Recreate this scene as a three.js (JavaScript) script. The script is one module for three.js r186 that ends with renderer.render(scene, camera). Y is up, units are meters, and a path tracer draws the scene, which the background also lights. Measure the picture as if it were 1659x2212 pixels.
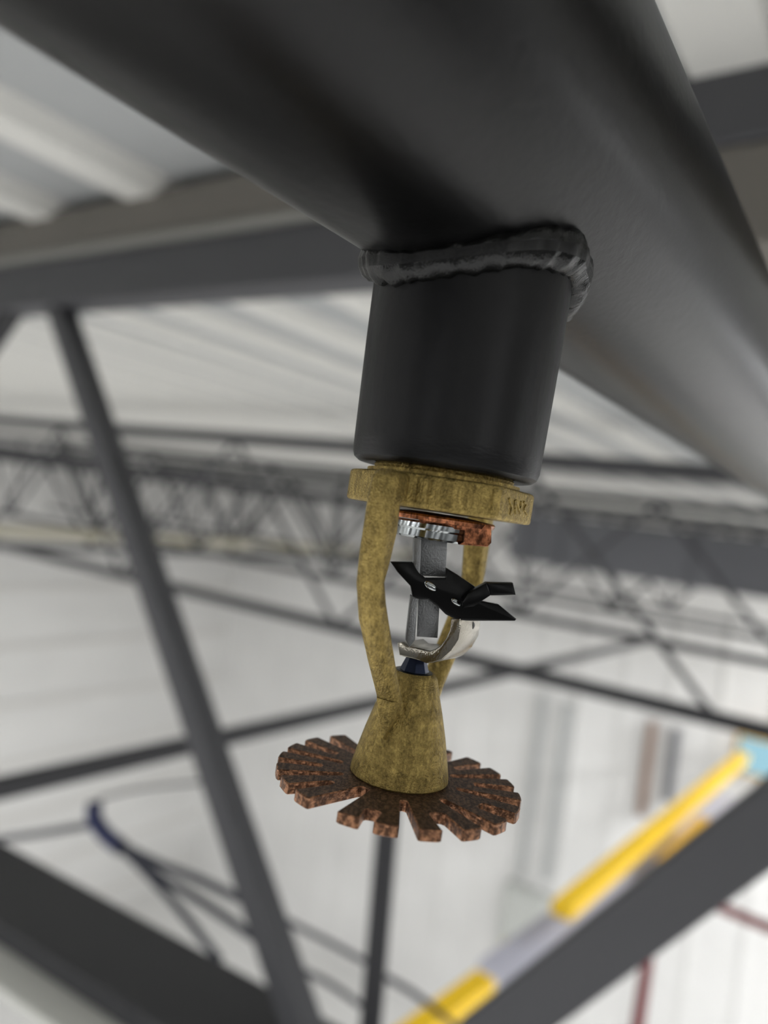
import * as THREE from 'three';
import { ConvexGeometry } from 'three/addons/geometries/ConvexGeometry.js';
import { RoundedBoxGeometry } from 'three/addons/geometries/RoundedBoxGeometry.js';
import { mergeGeometries, mergeVertices, toCreasedNormals } from 'three/addons/utils/BufferGeometryUtils.js';
import { ImprovedNoise } from 'three/addons/math/ImprovedNoise.js';
import { RectAreaLightUniformsLib } from 'three/addons/lights/RectAreaLightUniformsLib.js';

// ---------------------------------------------------------------- camera, light, exposure
const W = 1659, H = 2212, F = 1609, CX = 829.5, CY = 1106;      // focal length in pixels
const D2R = Math.PI / 180;
const scene = new THREE.Scene();
scene.background = new THREE.Color(0x000000);
const camera = new THREE.PerspectiveCamera(2 * Math.atan(CY / F) / D2R, W / H, 0.01, 120);
camera.rotation.order = 'YXZ';
camera.rotation.set(0, 35 * D2R, 7.5 * D2R);                       // yaw to the left of the pipe, slight roll
camera.focus = 0.153;
camera.userData.fStop = 7.0;
scene.add(camera);
camera.updateMatrixWorld(true);

const EXPOSURE = 8.0;
const LAMP = 11.5;                                                   // radiance of a high-bay lamp
const LAMPS = [];                                                  // [x, z] of the high-bay lamps, hung under the deck
for (const x of [6.5, 12]) for (const z of [-15.5, -10, -4, 2, 8, 13]) LAMPS.push([x, z]);
for (const z of [-15.5, -11]) LAMPS.push([2.4, z]);
for (const x of [0.5, -4.5, -9.5, -15]) for (const z of [7.5, 13]) LAMPS.push([x, z]);
LAMPS.push([-15, 2.5]);

const renderer = new THREE.WebGLRenderer({ antialias: true });
renderer.toneMapping = THREE.LinearToneMapping;
renderer.toneMappingExposure = EXPOSURE;
renderer.shadowMap.enabled = true;
RectAreaLightUniformsLib.init();

// ---------------------------------------------------------------- helpers
let seed = 7;
const rnd = () => { seed = (seed * 1664525 + 1013904223) >>> 0; return seed / 4294967296; };
const noise = new ImprovedNoise();
const V = (x, y, z) => new THREE.Vector3(x, y, z);
const used = {};
function numbered(n) { const k = used[n] = (used[n] ?? -1) + 1; return k ? n + '_' + String(k).padStart(3, '0') : n; }
function tag(o, label, category, group) { Object.assign(o.userData, { label, category }); if (group) o.userData.group = group; return o; }
function thing(name, label, category, pos = [0, 0, 0], group) {
  const g = new THREE.Group(); g.name = numbered(name); g.position.set(...pos); scene.add(g);
  return tag(g, label, category, group);
}
function part(name, geo, mat, parent) {
  const m = new THREE.Mesh(Array.isArray(geo) ? mergeGeometries(geo.map((g) => (g.index ? g.toNonIndexed() : g))) : geo, mat);
  m.name = parent === scene ? numbered(name) : name; m.castShadow = m.receiveShadow = true; parent.add(m); return m;
}
function struct(name, geo, mat) { const m = part(name, geo, mat, scene); m.userData.kind = 'structure'; return m; }
// direction of the ray through a pixel of the photograph, in the world
function ray(px, py) { return V((px - CX) / F, -(py - CY) / F, -1).applyQuaternion(camera.quaternion); }
// the point of that ray at a known height, or on a known x or z plane
const atY = (px, py, y) => { const d = ray(px, py); return d.multiplyScalar(y / d.y); };
const atZ = (px, py, z) => { const d = ray(px, py); return d.multiplyScalar(z / d.z); };
const atX = (px, py, x) => { const d = ray(px, py); return d.multiplyScalar(x / d.x); };
// bar of a rectangular section between two points; up fixes its roll
function bar(a, b, w, h, up = V(0, 1, 0), r = 0.006) {
  const d = b.clone().sub(a), L = d.length(), z = d.normalize();
  const x = up.clone().cross(z).normalize(), y = z.clone().cross(x);
  const g = new RoundedBoxGeometry(w, h, L, 2, Math.min(r, w / 3, h / 3));
  return g.applyMatrix4(new THREE.Matrix4().makeBasis(x, y, z).setPosition(a.clone().add(b).multiplyScalar(0.5)));
}
function rod(pts, r, seg = 12) {
  const c = pts.length === 2 ? new THREE.LineCurve3(...pts) : new THREE.CatmullRomCurve3(pts);
  return new THREE.TubeGeometry(c, pts.length === 2 ? 1 : pts.length * 8, r, seg, false);
}
function rodCapped(a, b, r, seg = 14) {
  const d = b.clone().sub(a), g = new THREE.CylinderGeometry(r, r, d.length(), seg);
  return g.applyMatrix4(new THREE.Matrix4().makeRotationFromQuaternion(new THREE.Quaternion().setFromUnitVectors(V(0, 1, 0), d.clone().normalize())).setPosition(a.clone().add(b).multiplyScalar(0.5)));
}
// noise textures
function tex(n, f, srgb) {
  const data = new Uint8Array(n * n * 4);
  for (let j = 0; j < n; j++) for (let i = 0; i < n; i++) { const c = f(i / n, j / n); for (let k = 0; k < 4; k++) data[(j * n + i) * 4 + k] = k === 3 ? 255 : Math.max(0, Math.min(255, Math.round((Array.isArray(c) ? c[k] : c) * 255))); }
  const t = new THREE.DataTexture(data, n, n); t.wrapS = t.wrapT = THREE.RepeatWrapping; t.magFilter = THREE.LinearFilter; t.minFilter = THREE.LinearMipmapLinearFilter; t.generateMipmaps = true;
  if (srgb) t.colorSpace = THREE.SRGBColorSpace; t.needsUpdate = true; return t;
}
function tileNoise(u, v, s, oct = 4, o = 0) {                       // value in about -1..1, tiles over 0..1
  let a = 0, k = 1;
  for (let i = 0; i < oct; i++) { const f = s * 2 ** i, x = Math.cos(u * 2 * Math.PI) * f / 6.283, y = Math.sin(u * 2 * Math.PI) * f / 6.283; a += k * noise.noise(x + 7.3 * i + o, y + 3.1, Math.cos(v * 2 * Math.PI) * f / 6.283 + 11.7) + k * noise.noise(x + 31 + o, y, Math.sin(v * 2 * Math.PI) * f / 6.283 + 5 * i); k *= 0.55; }
  return a * 0.8;
}
const grainBump = tex(512, (u, v) => 0.5 + 0.5 * (tileNoise(u, v, 60, 3) * 0.8 + (rnd() - 0.5) * 0.35));
const brassMap = tex(512, (u, v) => { const n = tileNoise(u, v, 10, 5), m = tileNoise(u, v, 40, 3, 20); const k = 0.48 + 0.42 * n + 0.3 * m + (rnd() - 0.5) * 0.25; return [0.45 + 0.31 * k, 0.385 + 0.28 * k, 0.215 + 0.185 * k]; }, true);
const bronzeMap = tex(512, (u, v) => { const n = tileNoise(u, v, 26, 5), k = Math.max(0, Math.min(1, 0.45 + 0.9 * n)); return [0.25 + 0.24 * k, 0.19 + 0.19 * k, 0.145 + 0.16 * k]; }, true);
const copperMap = tex(256, (u, v) => { const n = tileNoise(u, v, 22, 5, 9), k = Math.max(0, Math.min(1, 0.45 + 0.9 * n)); return [0.33 + 0.40 * k, 0.23 + 0.30 * k, 0.165 + 0.23 * k]; }, true);
const blackMap = tex(512, (u, v) => { const n = tileNoise(u, v, 8, 6), m = tileNoise(u, v, 90, 2, 3); const k = 0.125 + 0.025 * n + 0.02 * m, rust = Math.max(0, tileNoise(u, v, 22, 4, 40) - 0.85) * 0.2; return [k + rust, k + rust * 0.6, k + 0.004]; }, true);
const wallMap = tex(256, (u, v) => 0.91 + 0.03 * tileNoise(u, v, 8, 4, 5), true);

const std = (o) => new THREE.MeshStandardMaterial(o);
const M = {
  pipe: new THREE.MeshPhysicalMaterial({ map: blackMap, color: 0x484644, roughness: 0.32, specularIntensity: 0.52, bumpMap: grainBump, bumpScale: 0.00004 }),
  coupling: new THREE.MeshPhysicalMaterial({ map: blackMap, color: 0x6c6f74, roughness: 0.42, specularIntensity: 0.5, bumpMap: grainBump, bumpScale: 0.00005 }),
  weld: new THREE.MeshPhysicalMaterial({ color: 0x0a0a09, roughness: 0.24, specularIntensity: 0.6, bumpMap: grainBump, bumpScale: 0.00008 }),
  brass: std({ map: brassMap, metalness: 0.85, roughness: 0.5, bumpMap: grainBump, bumpScale: 0.0003 }),
  bronzeTop: std({ map: bronzeMap, metalness: 0.7, roughness: 0.5, bumpMap: grainBump, bumpScale: 0.00015 }),
  bronzeEdge: std({ map: copperMap, metalness: 0.75, roughness: 0.42, bumpMap: grainBump, bumpScale: 0.00012 }),
  copper: std({ map: copperMap, color: 0xffe4d8, metalness: 0.9, roughness: 0.28 }),
  silver: std({ color: 0x9a9e9e, metalness: 1, roughness: 0.12 }),
  steel: std({ color: 0x767777, metalness: 0.9, roughness: 0.36, bumpMap: grainBump, bumpScale: 0.00006 }),
  hook: std({ color: 0x908b80, metalness: 1, roughness: 0.18, bumpMap: grainBump, bumpScale: 0.00003 }),
  black: new THREE.MeshPhysicalMaterial({ color: 0x040404, roughness: 0.3, specularIntensity: 0.3 }),
  screw: std({ color: 0x2c3244, metalness: 0.95, roughness: 0.28 }),
  truss: std({ color: 0x47474a, roughness: 0.62 }),
  trussDark: std({ color: 0x2a2a2d, roughness: 0.6 }),
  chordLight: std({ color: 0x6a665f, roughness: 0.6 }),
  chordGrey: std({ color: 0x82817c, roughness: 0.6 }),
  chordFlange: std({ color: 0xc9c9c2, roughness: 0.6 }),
  chordDark: std({ color: 0x333335, roughness: 0.6 }),
  deck: std({ color: 0xa4a6a6, roughness: 0.75 }),
  rib: std({ color: 0xd6d5d0, roughness: 0.5 }),
  wall: std({ map: wallMap, color: 0xf6f5f2, roughness: 0.9 }),
  wallSeam: std({ color: 0xd6d4d0, roughness: 0.9 }),
  backWall: std({ color: 0x4c4c4c, roughness: 0.9 }),
  floor: std({ color: 0xd8d7d4, roughness: 0.75 }),
  duct: std({ color: 0x6d6e72, roughness: 0.5, metalness: 0.2 }),
  galv: std({ color: 0xb4b6b5, roughness: 0.5, metalness: 0.3 }),
  cabinet: std({ color: 0xbdbfba, roughness: 0.6 }),
  yellow: std({ color: 0xe6bc10, roughness: 0.5 }),
  yellowDark: std({ color: 0xd0a01a, roughness: 0.5 }),
  red: std({ color: 0x6a0d14, roughness: 0.5 }),
  brown: std({ color: 0x8b7466, roughness: 0.8 }),
  lilac: std({ color: 0xa9a9b4, roughness: 0.6 }),
  blue: std({ color: 0x0a1848, roughness: 0.5 }),
  cable: std({ color: 0x121626, roughness: 0.6 }),
  whitePipe: std({ color: 0xe6e5e0, roughness: 0.5 }),
  cream: std({ color: 0xb5b09c, roughness: 0.7 }),
  lampBody: std({ color: 0xd8d8d4, roughness: 0.5 }),
  lampGlow: std({ color: 0xffffff, emissive: 0xfffdfa, emissiveIntensity: 3 }),
  screen: std({ color: 0x30383a, emissive: 0xb4ecff, emissiveIntensity: 0.085 }),
};

// ---------------------------------------------------------------- the hall
const X0 = -18.5, X1 = 16, Z0 = -18, Z1 = 16, YF = -13, YC = 0.75;
{
  const T = 0.3;
  struct('floor', new THREE.BoxGeometry(X1 - X0 + 2 * T, T, Z1 - Z0 + 2 * T).translate((X0 + X1) / 2, YF - T / 2, (Z0 + Z1) / 2), M.floor);
  const ceiling = struct('ceiling', new THREE.BoxGeometry(X1 - X0 + 2 * T, T, Z1 - Z0 + 2 * T).translate((X0 + X1) / 2, YC + T / 2, (Z0 + Z1) / 2), M.deck);
  // trapezoid ribs of the roof deck, one piece each
  const s = new THREE.Shape([[-0.085, 0], [-0.055, -0.045], [0.055, -0.045], [0.085, 0]].map((p) => new THREE.Vector2(...p)));
  const rg = new THREE.ExtrudeGeometry(s, { depth: Z1 - Z0, bevelEnabled: false });
  for (let x = -1.66 - 0.46 * 36; x < X1 - 0.2; x += 0.46) { const r = part('deck_rib', rg, M.rib, ceiling); r.position.set(x, YC, Z0); }
  const wh = YC - YF;
  const wall = (name, w, d, x, z, m) => struct(name, new THREE.BoxGeometry(w, wh, d).translate(x, (YC + YF) / 2, z), m);
  const far = wall('wall_far', X1 - X0, T, (X0 + X1) / 2, Z0 - T / 2, M.wall);
  const left = wall('wall_left', T, Z1 - Z0, X0 - T / 2, (Z0 + Z1) / 2, M.wall);
  wall('wall_right', T, Z1 - Z0, X1 + T / 2, (Z0 + Z1) / 2, M.backWall);
  wall('wall_back', X1 - X0, T, (X0 + X1) / 2, Z1 + T / 2, M.backWall);
  // upright cladding ribs on the far wall, level siding strips on the left wall
  for (let x = X0 + 0.9; x < 3; x += 1.05) part('cladding_rib', new RoundedBoxGeometry(0.09, wh, 0.05, 1, 0.01).translate(x, (YC + YF) / 2, Z0 + 0.02), M.wall, far);
  for (let y = -1.6; y > YF; y -= 1.55) part('siding_strip', new RoundedBoxGeometry(0.05, 0.16, Z1 - Z0, 1, 0.01).translate(X0 + 0.02, y, (Z0 + Z1) / 2), M.wallSeam, left);
}

// ---------------------------------------------------------------- lamps
for (const [i, [x, z]] of LAMPS.entries()) {
  const g = thing('high_bay_lamp', 'white rectangular high-bay lamp hung under the roof deck outside the view', 'lamp', [x, 0.42, z], 'high-bay lamps');
  part('lamp_body', new RoundedBoxGeometry(1.0, 0.07, 1.4, 2, 0.02).translate(0, 0.045, 0), M.lampBody, g);
  part('diffuser', new RoundedBoxGeometry(0.94, 0.02, 1.34, 1, 0.006), M.lampGlow, g);
  for (const s of [-0.5, 0.5]) part('hanger', new THREE.CylinderGeometry(0.006, 0.006, 0.26, 8).translate(0, 0.21, s), M.galv, g);
  const l = new THREE.RectAreaLight(0xf9fbff, LAMP, 0.94, 1.34);
  l.position.set(x, 0.405, z); l.rotation.x = -Math.PI / 2; scene.add(l);
}

// ---------------------------------------------------------------- roof trusses
const NODE = -0.75, BAY = 2.7;
{
  // the near truss
  const g = thing('roof_truss', 'dark grey roof truss nearest the sprinkler, with a deep top chord and thick diagonals', 'roof truss', [0, 0, -1.2], null);
  const L = (p) => p.clone().sub(g.position);
  const zt = -1.2;
  // the top chord changes section behind the pipe
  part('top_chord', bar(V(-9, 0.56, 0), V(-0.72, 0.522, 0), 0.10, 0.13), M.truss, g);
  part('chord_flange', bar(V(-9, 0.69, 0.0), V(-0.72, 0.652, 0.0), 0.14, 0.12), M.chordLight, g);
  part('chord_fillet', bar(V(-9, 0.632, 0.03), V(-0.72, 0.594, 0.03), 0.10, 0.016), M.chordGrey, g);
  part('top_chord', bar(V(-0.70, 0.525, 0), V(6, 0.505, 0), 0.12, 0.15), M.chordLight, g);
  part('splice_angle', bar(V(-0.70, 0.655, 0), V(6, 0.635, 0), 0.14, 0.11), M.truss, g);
  { // bottom chord and the lighter flange below it, laid between the edges seen from above
    const A = atY(0, 1815, -1.1), C = atY(580, 2130, -1.1), d = C.clone().sub(A).normalize(), side = V(0, 1, 0).cross(d);
    const strip = (y, e0, e1, h, m, name) => { const p = atY(0, 1815, y), w0 = atY(0, e0, y).sub(p).dot(side), w1 = atY(0, e1, y).sub(p).dot(side), c = p.addScaledVector(side, (w0 + w1) / 2).add(V(0, -h / 2, 0));
      part(name, bar(L(c.clone().addScaledVector(d, -1.2)), L(c.clone().addScaledVector(d, 1.9)), Math.abs(w1 - w0), h), m, g); };
    strip(-1.06, 1815, 1995, 0.05, M.chordDark, 'bottom_chord');
    strip(-1.115, 1985, 2135, 0.02, M.chordFlange, 'chord_flange');
  }
  part('web_diagonal', bar(L(atZ(122, 640, zt)), L(atZ(665, 2250, zt)), 0.062, 0.06), M.truss, g);
  part('web_diagonal', bar(L(atZ(50, 640, zt)), L(atZ(-230, 1050, zt)), 0.05, 0.05), M.trussDark, g);
  part('web_diagonal', bar(L(atZ(1800, 1668, zt)), L(atZ(1010, 2272, zt)), 0.09, 0.085), M.truss, g);
  part('web_post', rodCapped(L(atZ(852, 1600, zt)), L(atZ(797, 2260, zt)), 0.021), M.trussDark, g);
}
function farTruss(z, label, w, yb, ye) {
  const g = thing('roof_truss', label, 'roof truss', [0, 0, z], null);
  part('top_chord', bar(V(X0, 0.50, 0), V(X1 - 1, 0.42, 0), 0.12, 0.10), M.truss, g);
  part('bottom_chord', bar(V(X0, yb, 0), V(X1 - 1, ye, 0), 0.11, 0.075), M.trussDark, g);
  for (let k = -7; k < 2; k++) {
    const x = NODE + BAY * k, yn = yb + (ye - yb) * (x - X0) / (X1 - 1 - X0);
    if (x < X0 + 0.5) continue;
    for (const s of z > -5 && k === 0 ? [-1] : [-1, 1]) part('web_diagonal', rodCapped(V(x, yn, 0), V(x + s * BAY / 2, 0.45, 0), w), M.truss, g);
    if (z < -5) part('web_post', rodCapped(V(x, yn, 0), V(x, 0.45, 0), w * 0.8), M.truss, g);
  }
  return g;
}
farTruss(-4.5, 'second roof truss from the sprinkler, its black bottom chord running across behind the head', 0.02, -1.02, -0.78);
farTruss(-7.8, 'third roof truss from the sprinkler, just in front of the grey duct', 0.028, -1.02, -0.84);
farTruss(-11.1, 'fourth roof truss from the sprinkler, behind the grey duct', 0.032, -1.05, -1.0);
farTruss(-14.4, 'farthest roof truss, thin against the far white wall', 0.034, -1.1, -1.1);
// level bracing bar tying the bottom chords
tag(part('bracing_bar', bar(V(-2.2, -1.0, -0.4), V(-2.12, -1.0, -8.6), 0.055, 0.06), M.trussDark, scene), 'straight dark bracing bar crossing the trusses behind the deflector', 'bracing bar');
{ // girder far left, carrying the trusses
  const g = thing('roof_girder', 'far grey lattice girder with a light band above it, left of the sprinkler', 'girder', [-11, 0, 0]);
  part('top_chord', bar(V(0, 0.16, Z0), V(0, 0.10, 6), 0.12, 0.24), M.truss, g);
  part('bottom_chord', bar(V(0, -1.25, Z0), V(0, -1.25, 6), 0.12, 0.10), M.truss, g);
  part('rail', bar(V(0.1, -1.02, Z0), V(0.1, -1.02, 6), 0.08, 0.16), M.cream, g);
  for (let z = Z0 + 1; z < 3; z += 3.2) for (const s of [-1.0, 0, 1.0]) part('web_member', rodCapped(V(0, -1.2, z), V(0, 0.1, z + s), 0.035), M.truss, g);
}
{ // long duct
  const g = thing('air_duct', 'wide grey rectangular air duct running level behind the trusses, right of the sprinkler', 'duct', [-1.6, -0.07, -8.4]);
  part('duct_shell', bar(V(-2.2, 0, 0), V(6.5, 0, 0), 0.7, 0.56, V(0, 1, 0), 0.03), M.duct, g);
  for (let x = -1.6; x < 6; x += 1.4) part('duct_joint', bar(V(x, 0, 0), V(x + 0.05, 0, 0), 0.76, 0.62, V(0, 1, 0), 0.01), M.duct, g);
}

// ---------------------------------------------------------------- things on and before the far walls
tag(part('crane_rail', bar(atY(860, 2262, -4), atY(1048, 2120, -4), 0.2, 0.14), M.yellow, scene), 'short yellow rail at the bottom edge, below the grey wall box', 'rail');
tag(part('crane_rail', bar(atY(1212, 1968, -4), atY(1606, 1634, -4), 0.23, 0.15), M.yellow, scene), 'long bright yellow rail slanting up behind the right-hand diagonal', 'rail');
tag(part('crane_rail', bar(atY(1436, 1869, -4.1), atY(1523, 1775, -4.1), 0.22, 0.12), M.yellowDark, scene), 'short amber yellow rail just below the long yellow rail', 'rail');
tag(part('cable_tray', bar(atY(1120, 2140, -4.45), atY(1600, 1735, -4.45), 0.95, 0.12), M.lilac, scene), 'pale lilac-grey tray running alongside under the long yellow rail', 'cable tray');
{ const p = atZ(1652, 1640, -17.6);
  const g = thing('light_panel', 'glowing pale cyan panel at the end of the long yellow rail', 'lit panel', p.toArray());
  part('panel_frame', new RoundedBoxGeometry(1.15, 0.85, 0.08, 1, 0.02), M.yellowDark, g);
  part('panel_face', new RoundedBoxGeometry(1.0, 0.7, 0.04, 1, 0.01).translate(0, 0, 0.05), M.screen, g);
  const l = new THREE.RectAreaLight(0xc8f2ff, 0.11, 1.0, 0.7); l.position.copy(p).add(V(0, 0, 0.09)); l.rotation.y = Math.PI; scene.add(l);
}
{ // grey box with two conduits
  const c = atZ(1130, 1995, Z0 + 0.25);
  const g = thing('wall_box', 'grey electrical box low on the far wall under two upright conduits', 'electrical box', c.toArray());
  part('box_body', new RoundedBoxGeometry(1.1, 1.7, 0.36, 2, 0.04), M.cabinet, g);
  part('box_door', new RoundedBoxGeometry(0.95, 1.5, 0.05, 2, 0.02).translate(0, 0, 0.19), M.cabinet, g);
  part('nameplate', new RoundedBoxGeometry(0.35, 0.4, 0.03, 1, 0.01).translate(-0.2, -0.7, 0.22), M.yellow, g);
}
for (const [x0, y0, x1, y1, r, m, lab] of [
  [1178, 1500, 1120, 1890, 0.09, M.galv, 'grey upright conduit on the far wall, left of the pair above the grey box'],
  [1228, 1520, 1178, 1900, 0.10, M.galv, 'grey upright conduit on the far wall, right of the pair above the grey box'],
  [1412, 1560, 1380, 1760, 0.10, M.brown, 'brownish upright pipe on the far wall beside the long yellow rail'],
  [1462, 1575, 1440, 1730, 0.10, M.duct, 'dark grey upright pipe on the far wall just right of the brownish one']]) {
  const a = atZ(x0, y0, Z0 + 0.2), b = atZ(x1, y1, Z0 + 0.2); a.x = b.x = (a.x + b.x) / 2;
  tag(part('wall_conduit', rodCapped(a, b, r), m, scene), lab, 'conduit');
}
{ // red pipework behind the right-hand diagonal
  const g = thing('red_pipework', 'dark red pipework seen behind the thick right-hand diagonal', 'pipework', atY(1420, 1930, -3).toArray());
  const L = (p) => p.sub(g.position);
  part('branch_pipe', rodCapped(L(atY(1400, 1895, -3)), L(atY(1760, 2045, -3)), 0.045), M.red, g);
  part('drop_pipe', rodCapped(L(atY(1424, 1905, -3)), L(atY(1372, 2250, -3.9)), 0.05), M.red, g);
  part('branch_pipe', rodCapped(L(atY(1424, 2020, -3)), L(atY(1100, 2280, -3)), 0.045), M.red, g);
}
{ // blue cable knot and its wires
  const z = -1.9, P = (x, y) => atZ(x, y, z);
  const g = thing('cable_bundle', 'blue tied cable bundle with thin dark wires fanning out below the bracing bar', 'cable bundle', P(205, 1775).toArray());
  const L = (x, y) => P(x, y).sub(g.position);
  part('blue_sleeve', rod([L(205, 1735), L(203, 1765), L(225, 1800), L(262, 1832)], 0.032), M.blue, g);
  for (const pts of [
    [[240, 1812], [330, 1860], [430, 1900], [545, 1955]], [[240, 1815], [340, 1890], [430, 1945], [570, 2040]], [[245, 1818], [330, 1900], [400, 1980], [475, 2075]],
    [[203, 1780], [160, 1788], [90, 1800], [-20, 1815]]]) part('wire', rod(pts.map((p) => L(...p)), 0.015), M.cable, g);
  part('wire', rod([L(215, 1725), L(300, 1705), L(450, 1688)], 0.006), M.cable, g);
}
for (const [i, pts] of [[[560, 1958], [700, 2030], [790, 2078]], [[590, 2070], [700, 2118], [780, 2172]], [[815, 2100], [900, 2150], [1000, 2230]]].entries())
  tag(part('hanging_wire', rod(pts.map((p) => atZ(...p, -1.9)), 0.009), M.cable, scene), ['upper thin dark wire between the long diagonal and the round post', 'lower thin dark wire between the long diagonal and the round post', 'thin dark wire right of the round post, above the yellow rail'][i], 'wire');

// ---------------------------------------------------------------- the sprinkler's own frame: origin in the hex, millimetres
const S = new THREE.Group();
const O = ray(952, 1068).multiplyScalar(0.160);
S.position.copy(O);
S.quaternion.copy(camera.quaternion).multiply(new THREE.Quaternion().setFromAxisAngle(V(0, 0, 1), -8.5 * D2R));
S.updateMatrixWorld(true);
const Sinv = S.matrixWorld.clone().invert();
// where a pixel's ray meets the plane (point p0, axes u and v) of that frame, in mm along u and v
function onPlane(px, py, p0, u, v) {
  const n = u.clone().cross(v), a = V(0, 0, 0).applyMatrix4(Sinv).multiplyScalar(1000), b = ray(px, py).applyMatrix4(Sinv).multiplyScalar(1000).sub(a);
  const t = (p0.dot(n) - a.dot(n)) / b.dot(n), q = a.addScaledVector(b, t).sub(p0);
  return new THREE.Vector2(q.dot(u), q.dot(v));
}
const UX = V(1, 0, 0), UY = V(0, 1, 0), UZ = V(0, 0, 1);
const PSI = 59 * D2R, E1 = V(-Math.cos(PSI), 0, Math.sin(PSI)), E2 = V(Math.sin(PSI), 0, Math.cos(PSI));
function finish(g, uvScale = 0.02, crease = 0.6) {                    // mm to metres, box uv in metres/uvScale, creased normals
  g = g.index ? g.toNonIndexed() : g;
  const c = toCreasedNormals(g, crease); c.scale(0.001, 0.001, 0.001); if (!uvScale) return c;
  const p = c.attributes.position, n = c.attributes.normal, uv = new Float32Array(p.count * 2);
  for (let i = 0; i < p.count; i += 3) {
    const nx = Math.abs(n.getX(i) + n.getX(i + 1) + n.getX(i + 2)), ny = Math.abs(n.getY(i) + n.getY(i + 1) + n.getY(i + 2)), nz = Math.abs(n.getZ(i) + n.getZ(i + 1) + n.getZ(i + 2));
    for (let k = i; k < i + 3; k++) { const x = p.getX(k), y = p.getY(k), z = p.getZ(k); uv.set((nx > ny && nx > nz ? [z, y] : ny > nz ? [x, z] : [x, y]).map((q) => q / uvScale), k * 2); }
  }
  c.setAttribute('uv', new THREE.BufferAttribute(uv, 2)); return c;
}
// plate: outline given in pixels on plane (p0,u,v), extruded by t along w = u x v (from -t/2)
function plate(pts, p0, u, v, t, bev = 0.25, smooth = false) {
  const w = u.clone().cross(v), q = pts.map((p) => onPlane(p[0], p[1], p0, u, v));
  const s = new THREE.Shape(); if (smooth) { s.moveTo(q[0].x, q[0].y); s.splineThru(q.slice(1)); s.closePath(); } else s.setFromPoints(q);
  const g = new THREE.ExtrudeGeometry(s, { depth: t - 2 * bev, bevelEnabled: bev > 0, bevelThickness: bev, bevelSize: bev, bevelOffset: -bev, bevelSegments: 2, curveSegments: 10 });
  g.translate(0, 0, -t / 2 + bev);
  return g.applyMatrix4(new THREE.Matrix4().makeBasis(u, v, w).setPosition(p0));
}
function shapeGeo(q, p0, u, v, t, bev) {
  const s = new THREE.Shape(q.map((p) => new THREE.Vector2(...p)));
  const g = new THREE.ExtrudeGeometry(s, { depth: t - 2 * bev, bevelEnabled: true, bevelThickness: bev, bevelSize: bev, bevelOffset: -bev, bevelSegments: 3, curveSegments: 8 }).translate(0, 0, -t / 2 + bev);
  return g.applyMatrix4(new THREE.Matrix4().makeBasis(u, v, u.clone().cross(v)).setPosition(p0));
}
const lathe = (pts, seg = 96) => new THREE.LatheGeometry(pts.map((p) => new THREE.Vector2(...p)), seg);

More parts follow.
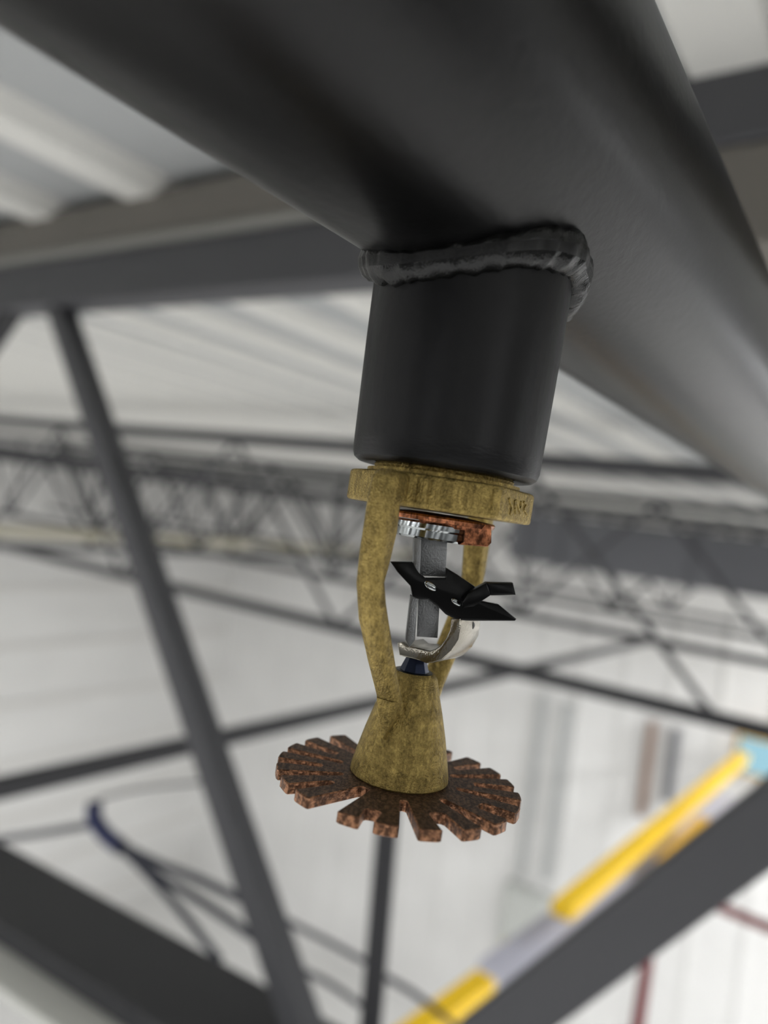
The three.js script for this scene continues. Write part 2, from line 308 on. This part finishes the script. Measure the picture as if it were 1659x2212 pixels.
// ---------------------------------------------------------------- black pipe with its welded outlet
const RP = 0.0363, PC = V(-0.0817, 0.0857, 0);
{
  const g = thing('sprinkler_pipe', 'thick black steel pipe across the top of the photo, the sprinkler welded under it', 'pipe', [PC.x, PC.y, O.z]);
  const z0 = 0.9, z1 = -5.2;
  const cyl = new THREE.CylinderGeometry(RP, RP, z0 - z1, 128, 1, false).rotateX(Math.PI / 2).translate(0, 0, (z0 + z1) / 2 - O.z);
  { const p = cyl.attributes.position, uv = cyl.attributes.uv; for (let i = 0; i < p.count; i++) uv.setXY(i, Math.atan2(p.getY(i), p.getX(i)) / 6.2832 * 2, p.getZ(i) / 0.115); }
  part('pipe_barrel', cyl, M.pipe, g);
  // coupling in the sprinkler's frame, then into the pipe's
  const toPipe = new THREE.Matrix4().makeTranslation(-PC.x, -PC.y, -O.z).multiply(S.matrixWorld);
  const cp = lathe([[15.2, 12], [15.2, 5.2], [17.2, 4.6], [18.6, 4.8], [19.6, 5.5], [20.05, 6.8], [20.15, 10], [20.7, 30], [20.95, 44], [20.95, 62]], 128);
  part('outlet_coupling', finish(cp, 0).applyMatrix4(toPipe), M.coupling, g);
  // weld bead along the saddle line
  const N = 220, K = 14, pos = [], idx = [];
  const yAxis = new THREE.Vector3().setFromMatrixColumn(S.matrixWorld, 1);
  const pipeDist = (q) => { const w = q.clone().multiplyScalar(0.001).applyMatrix4(S.matrixWorld); return Math.hypot(w.x - PC.x, w.y - PC.y) - RP; };
  for (let i = 0; i < N; i++) {
    const a = i / N * 2 * Math.PI, c = Math.cos(a), s = Math.sin(a);
    let lo = 30, hi = 75; for (let k = 0; k < 30; k++) { const m = (lo + hi) / 2; (pipeDist(V(21 * c, m, 21 * s)) > 0) ? lo = m : hi = m; }
    const lump = noise.noise(c * 3.2 + 5, s * 3.2, 2.2), fine = noise.noise(c * 14, s * 14, 7.7), chev = Math.sin(i * 0.9 + 2 * lump);
    for (let k = 0; k < K; k++) {
      const t = k / K * 2 * Math.PI, rr = 1 + 0.22 * lump + 0.10 * fine + 0.05 * chev + 0.14 * noise.noise(c * 9 + Math.cos(t) * 1.5, s * 9 + Math.sin(t) * 1.5, 1.3);
      const rad = 21.3 + (3.4 + 0.7 * lump) * rr * Math.cos(t), y = lo - 0.6 + 4.2 * rr * Math.sin(t) - (Math.cos(t) > 0 ? 0 : 0.3);
      pos.push(rad * c, y, rad * s);
    }
  }
  for (let i = 0; i < N; i++) for (let k = 0; k < K; k++) { const a = i * K + k, b = ((i + 1) % N) * K + k, c2 = ((i + 1) % N) * K + (k + 1) % K, d = i * K + (k + 1) % K; idx.push(a, d, b, b, d, c2); }
  const wg = new THREE.BufferGeometry(); wg.setAttribute('position', new THREE.Float32BufferAttribute(pos, 3)); wg.setIndex(idx);
  wg.setAttribute('uv', new THREE.Float32BufferAttribute(pos.flatMap((_, i) => (i % 3 ? [] : [Math.floor(i / 3 / K) / N * 6, (i / 3 % K) / K])), 2)); wg.computeVertexNormals();
  part('weld_bead', finish(wg, 0, 1.6).applyMatrix4(toPipe), M.weld, g);
}

// ---------------------------------------------------------------- the sprinkler head
{
  const g = thing('fire_sprinkler', 'brass fire sprinkler head with a bronze toothed deflector hanging from the black pipe', 'fire sprinkler', [0, 0, 0]);
  g.position.copy(S.position); g.quaternion.copy(S.quaternion);
  const P = (name, geo, m, parent = g, uv, crease) => part(name, finish(Array.isArray(geo) ? mergeGeometries(geo.map((q) => { const n = q.index ? q.toNonIndexed() : q; for (const k of Object.keys(n.attributes)) if (!['position', 'normal', 'uv'].includes(k)) n.deleteAttribute(k); return n; })) : geo, uv, crease), m, parent);
  // thread neck into the coupling
  const neck = []; for (let i = 0; i <= 12; i++) neck.push([14.6 + (i % 2 ? 0.5 : 0), 2 + i * 0.8]);
  P('thread', lathe([[0, 1.5], [16.4, 1.5], [16.4, 3.6], ...neck.slice(2)]), M.brass);
  // hexagon flange with raised ribs
  {
    const pts = []; for (let k = 0; k < 6; k++) { const a = (-31 + 60 * k) * D2R; for (const d of [-6, 0, 6]) { const r = d ? 19.3 : 19.9, b = a + d * D2R; pts.push([r * Math.sin(b), r * Math.cos(b)]); } }
    const hex = shapeGeo(pts, V(0, -0.5, 0), UX, V(0, 0, 1), 6.6, 0.7);
    const f = P('hex_flange', hex, M.brass);
    for (const a of [-15, 29]) { const r = 18.2 + (a > 0 ? 1.0 : 0), b = a * D2R; P('cast_rib', new RoundedBoxGeometry(2.2, 5.6, 1.6, 2, 0.5).rotateY(b).translate(r * Math.sin(b), -0.6, r * Math.cos(b)), M.brass, f); }
    // worn raised casting marks on the right-hand flat
    const marks = [[1098, 1076, 1104, 1096], [1104, 1096, 1100, 1112], [1110, 1080, 1112, 1110], [1112, 1080, 1122, 1108], [1122, 1108, 1124, 1082], [1129, 1084, 1136, 1088], [1136, 1088, 1130, 1100], [1130, 1100, 1138, 1112]];
    const ang = 59 * D2R;
    const mk = marks.map(([x0, y0, x1, y1]) => { const u = V(Math.cos(ang), 0, -Math.sin(ang)), p0 = V(17.5 * Math.sin(ang), 0, 17.5 * Math.cos(ang)), a = onPlane(x0, y0, p0, u, UY), b = onPlane(x1, y1, p0, u, UY);
      return bar(V(a.x, a.y, 0), V(b.x, b.y, 0.01), 0.55, 0.8, V(0, 0, 1), 0.15).applyMatrix4(new THREE.Matrix4().makeBasis(u, UY, u.clone().cross(UY)).setPosition(p0.clone())); });
    P('cast_mark', mk, M.brass, f);
  }
  // two frame arms in one upright plane, and the boss they meet in
  {
    const outer = [[800, 1010], [790, 1070], [772, 1190], [765, 1260], [770, 1340], [790, 1430], [808, 1500], [830, 1585]].map((p) => onPlane(...p, E2.clone().multiplyScalar(-2.4), E1, UY));
    const inner = [[868, 1095], [862, 1150], [845, 1220], [835, 1258], [838, 1300], [850, 1380], [861, 1450], [876, 1520]].map((p) => onPlane(...p, E2.clone().multiplyScalar(2.4), E1, UY));
    const q = [[17.5, 2.6], [23.6, 2.6], [25.4, 1.2], ...outer.slice(1, 7).map((v) => [v.x, v.y]), [8.6, -46.8], [4.5, -48.2], [3.5, -46], ...inner.reverse().map((v) => [v.x, v.y]), [17.5, -3.4]];
    for (const s of [1, -1]) { const u = E1.clone().multiplyScalar(s); const B = (r, y, e) => u.clone().multiplyScalar(r).addScaledVector(E2, e).add(V(0, y, 0));
      const root = new ConvexGeometry([B(11.4, -43, -1.7), B(11.4, -43, 1.7), B(10.2, -43, -2.5), B(10.2, -43, 2.5), B(4, -44, -2.5), B(4, -44, 2.5), B(10.2, -47.2, -1.7), B(10.2, -47.2, 1.7), B(9.5, -51.6, 0), B(4, -51, 0)]);
      root.setAttribute('uv', new THREE.Float32BufferAttribute(new Float32Array(root.attributes.position.count * 2), 2));
      P('frame_arm', [shapeGeo(q, V(0, 0, 0), u, UY, 5.2, 1.5), root], M.brass, g, 0.02, 0.9); }
    for (const s of [1, -1]) P('boss_ridge', shapeGeo([[0, -46], [6.9, -47.5], [9.2, -54], [10.9, -60.6], [9.6, -61.4], [0, -61.4]], V(0, 0, 0), E1.clone().multiplyScalar(s), UY, 1.8, 0.8), M.brass, g, 0.02, 0.9);
    P('boss', lathe([[0, -38.2], [4.4, -38.4], [5.2, -39.4], [6.2, -43], [7.3, -46.5], [8.7, -51.5], [9.8, -56.2], [10.5, -59.4], [10.6, -60.6], [9.4, -61.6], [0, -61.6]]), M.brass, g, 0.02, 0.9);
  }
  // deflector
  {
    const T = [-124, -142, -159, -175, -191, -207, -223, -248, -264, -282, -301, -319, -338, -356, -373, -388.5, -404.5, -423, -443, -464], R = 26.2;
    const rin = [13, 16, 12.5, 16.5, 12.5, 16.5, 12, 21, 13.6, 18.6, 13, 19, 12.5, 16.5, 12.5, 16.5, 12.5, 16, 13, 16];
    const hw = 2.25, pts = [];
    T.forEach((t, i) => {
      const c = (th, r, off) => { const a = th * D2R; pts.push([r * Math.cos(a) - off * Math.sin(a), r * Math.sin(a) + off * Math.cos(a)]); };
      c(t, R - 0.3, hw); c(t, R, hw - 0.6); c(t, R + 0.05, 0); c(t, R, -hw + 0.6); c(t, R - 0.3, -hw);       // across the tip, clockwise
      const nx = i + 1 < T.length ? T[i + 1] : T[0] - 360, gap = t - nx, m = (t + nx) / 2, ri = rin[i], w = ri * gap * D2R / 2 - hw * 0.62;
      const ww = Math.max(0.75, w);
      c(m, ri + 0.9, ww); c(m, ri + 0.25, ww * 0.75); c(m, ri, 0); c(m, ri + 0.25, -ww * 0.75); c(m, ri + 0.9, -ww);
    });
    const s = new THREE.Shape(pts.map((p) => new THREE.Vector2(p[0], -p[1])));
    const eg = new THREE.ExtrudeGeometry(s, { depth: 1.9, bevelEnabled: true, bevelThickness: 0.2, bevelSize: 0.2, bevelOffset: -0.2, bevelSegments: 1 }).rotateX(-Math.PI / 2).translate(0, -63.1, 0);
    const gr = eg.groups.map((q) => ({ ...q }));
    const fin = finish(eg, 0.018, 0.5); fin.clearGroups(); gr.forEach((q) => fin.addGroup(q.start, q.count, q.materialIndex));
    part('deflector', fin, [M.bronzeTop, M.bronzeEdge], g);
    P('rivet', lathe([[0, -62.2], [6.2, -62.2], [6.2, -64.4], [5.2, -65.6], [0, -65.9]], 40), M.brass);
  }
  // seal parts under the flange
  P('seal_cap', lathe([[0, -6.2], [8.6, -6.2], [9.0, -6.6], [9.0, -7.6], [8.7, -8.0], [8.7, -9.4], [8.3, -9.8], [0, -9.8]], 64), M.silver);
  P('copper_spring', [lathe([[6, -4.2], [12.2, -4.8], [12.5, -5.2], [12.2, -6.0], [6, -5.6]], 64),
    plate([[1002, 1146], [1000, 1170], [990, 1176], [1052, 1181], [1060, 1172], [1060, 1134], [920, 1117], [905, 1117], [905, 1128], [925, 1137]], V(0, 0, 7.2), UX, UY, 2.6, 0.3)], M.copper);
  // two-part strut
  {
    P('upper_strut', [plate([[908, 1163], [966, 1166], [962, 1246], [905, 1243]], V(0, 0, 2.0), UX, UY, 1.7, 0.25), plate([[893, 1160], [909, 1160], [906, 1243], [892, 1225]], V(0, 0, 4.4), UX, UY, 6, 0.3)], M.steel);
    P('lower_strut', plate([[903, 1288], [950, 1290], [945, 1377], [900, 1374]], V(0, 0, 2.0), UX, UY, 1.7, 0.25), M.steel);
    P('lower_strut', plate([[886, 1285], [902, 1288], [896, 1380], [884, 1396], [875, 1380]], V(0, 0, 4.4), UX, UY, 3, 0.3), M.steel);
  }
  // black fusible link of two bent plates
  {
    const link = P('fusible_link', plate([[843, 1213], [890, 1213], [905, 1236], [918, 1248], [962, 1248], [963, 1226], [986, 1240], [1026, 1267], [1030, 1296], [1076, 1305], [1114, 1336], [1111, 1340], [1010, 1340], [985, 1338], [962, 1326], [942, 1306], [925, 1294], [905, 1294], [890, 1287], [886, 1265], [872, 1250], [858, 1235]], V(0, 0, 6.5), UX, UY, 2.2, 0.4), M.black);
    P('upper_prong', [plate([[997, 1298], [1008, 1280], [1050, 1257], [1060, 1283], [1022, 1308], [1000, 1311]], V(0, 0, 9.4), UX, UY, 3.2, 0.4), plate([[1049, 1257], [1106, 1258], [1112, 1284], [1058, 1285]], V(0, 0, 9.2), UX, UY, 3.2, 0.5)], M.black, link);
    for (const [x, y, rx, ry] of [[930, 1266, 1.5, 0.8], [985, 1301, 1.2, 0.6]]) { const q = onPlane(x, y, V(0, 0, 7.8), UX, UY); P('rivet', new THREE.SphereGeometry(1, 20, 12).scale(rx, ry, 0.5).rotateZ(-0.5).translate(q.x, q.y, 7.6), M.silver, link); }
  }
  // polished hook lever, its side standing back to the right
  {
    const u = E2, p0 = E1.clone().multiplyScalar(3.2);
    const z = (a) => a.map(([x, y]) => [820 + x / 5.184, 1080 + y / 5.184]);
    const outl = z([[195, 1600], [240, 1590], [300, 1640], [400, 1650], [480, 1670], [560, 1690], [620, 1672], [680, 1630], [740, 1550], [785, 1450], [800, 1330], [900, 1330], [900, 1430], [878, 1560], [805, 1690], [700, 1790], [600, 1825], [520, 1830], [440, 1800], [330, 1770], [220, 1742]]);
    const q = outl.map((p) => onPlane(p[0], p[1], p0, u, UY)).map((v) => [v.x, v.y]);
    P('hook_lever', shapeGeo(q, p0.clone().addScaledVector(E1, -5.2), u, UY, 10.4, 0.25), M.hook, g, 0.02, 0.9);
    const c = onPlane(1014, 1350, V(0, 0, 2), UX, UY);
    P('pivot_pin', new THREE.CylinderGeometry(1.1, 1.1, 3, 20).rotateX(Math.PI / 2).translate(c.x, c.y, 0.9), M.steel);
  }
  // set screw on the boss
  P('set_screw', [new THREE.CylinderGeometry(1.9, 3.3, 3.6, 8).translate(0, -36.7, 0), lathe([[0, -34.4], [1.5, -34.4], [1.7, -36]], 24)], M.screw, g, 0.02, 0.3);
  P('screw_washer', lathe([[0, -38.2], [3.9, -38.2], [4.1, -38.6], [3.9, -39], [0, -39]], 40), M.black);
}

renderer.render(scene, camera);
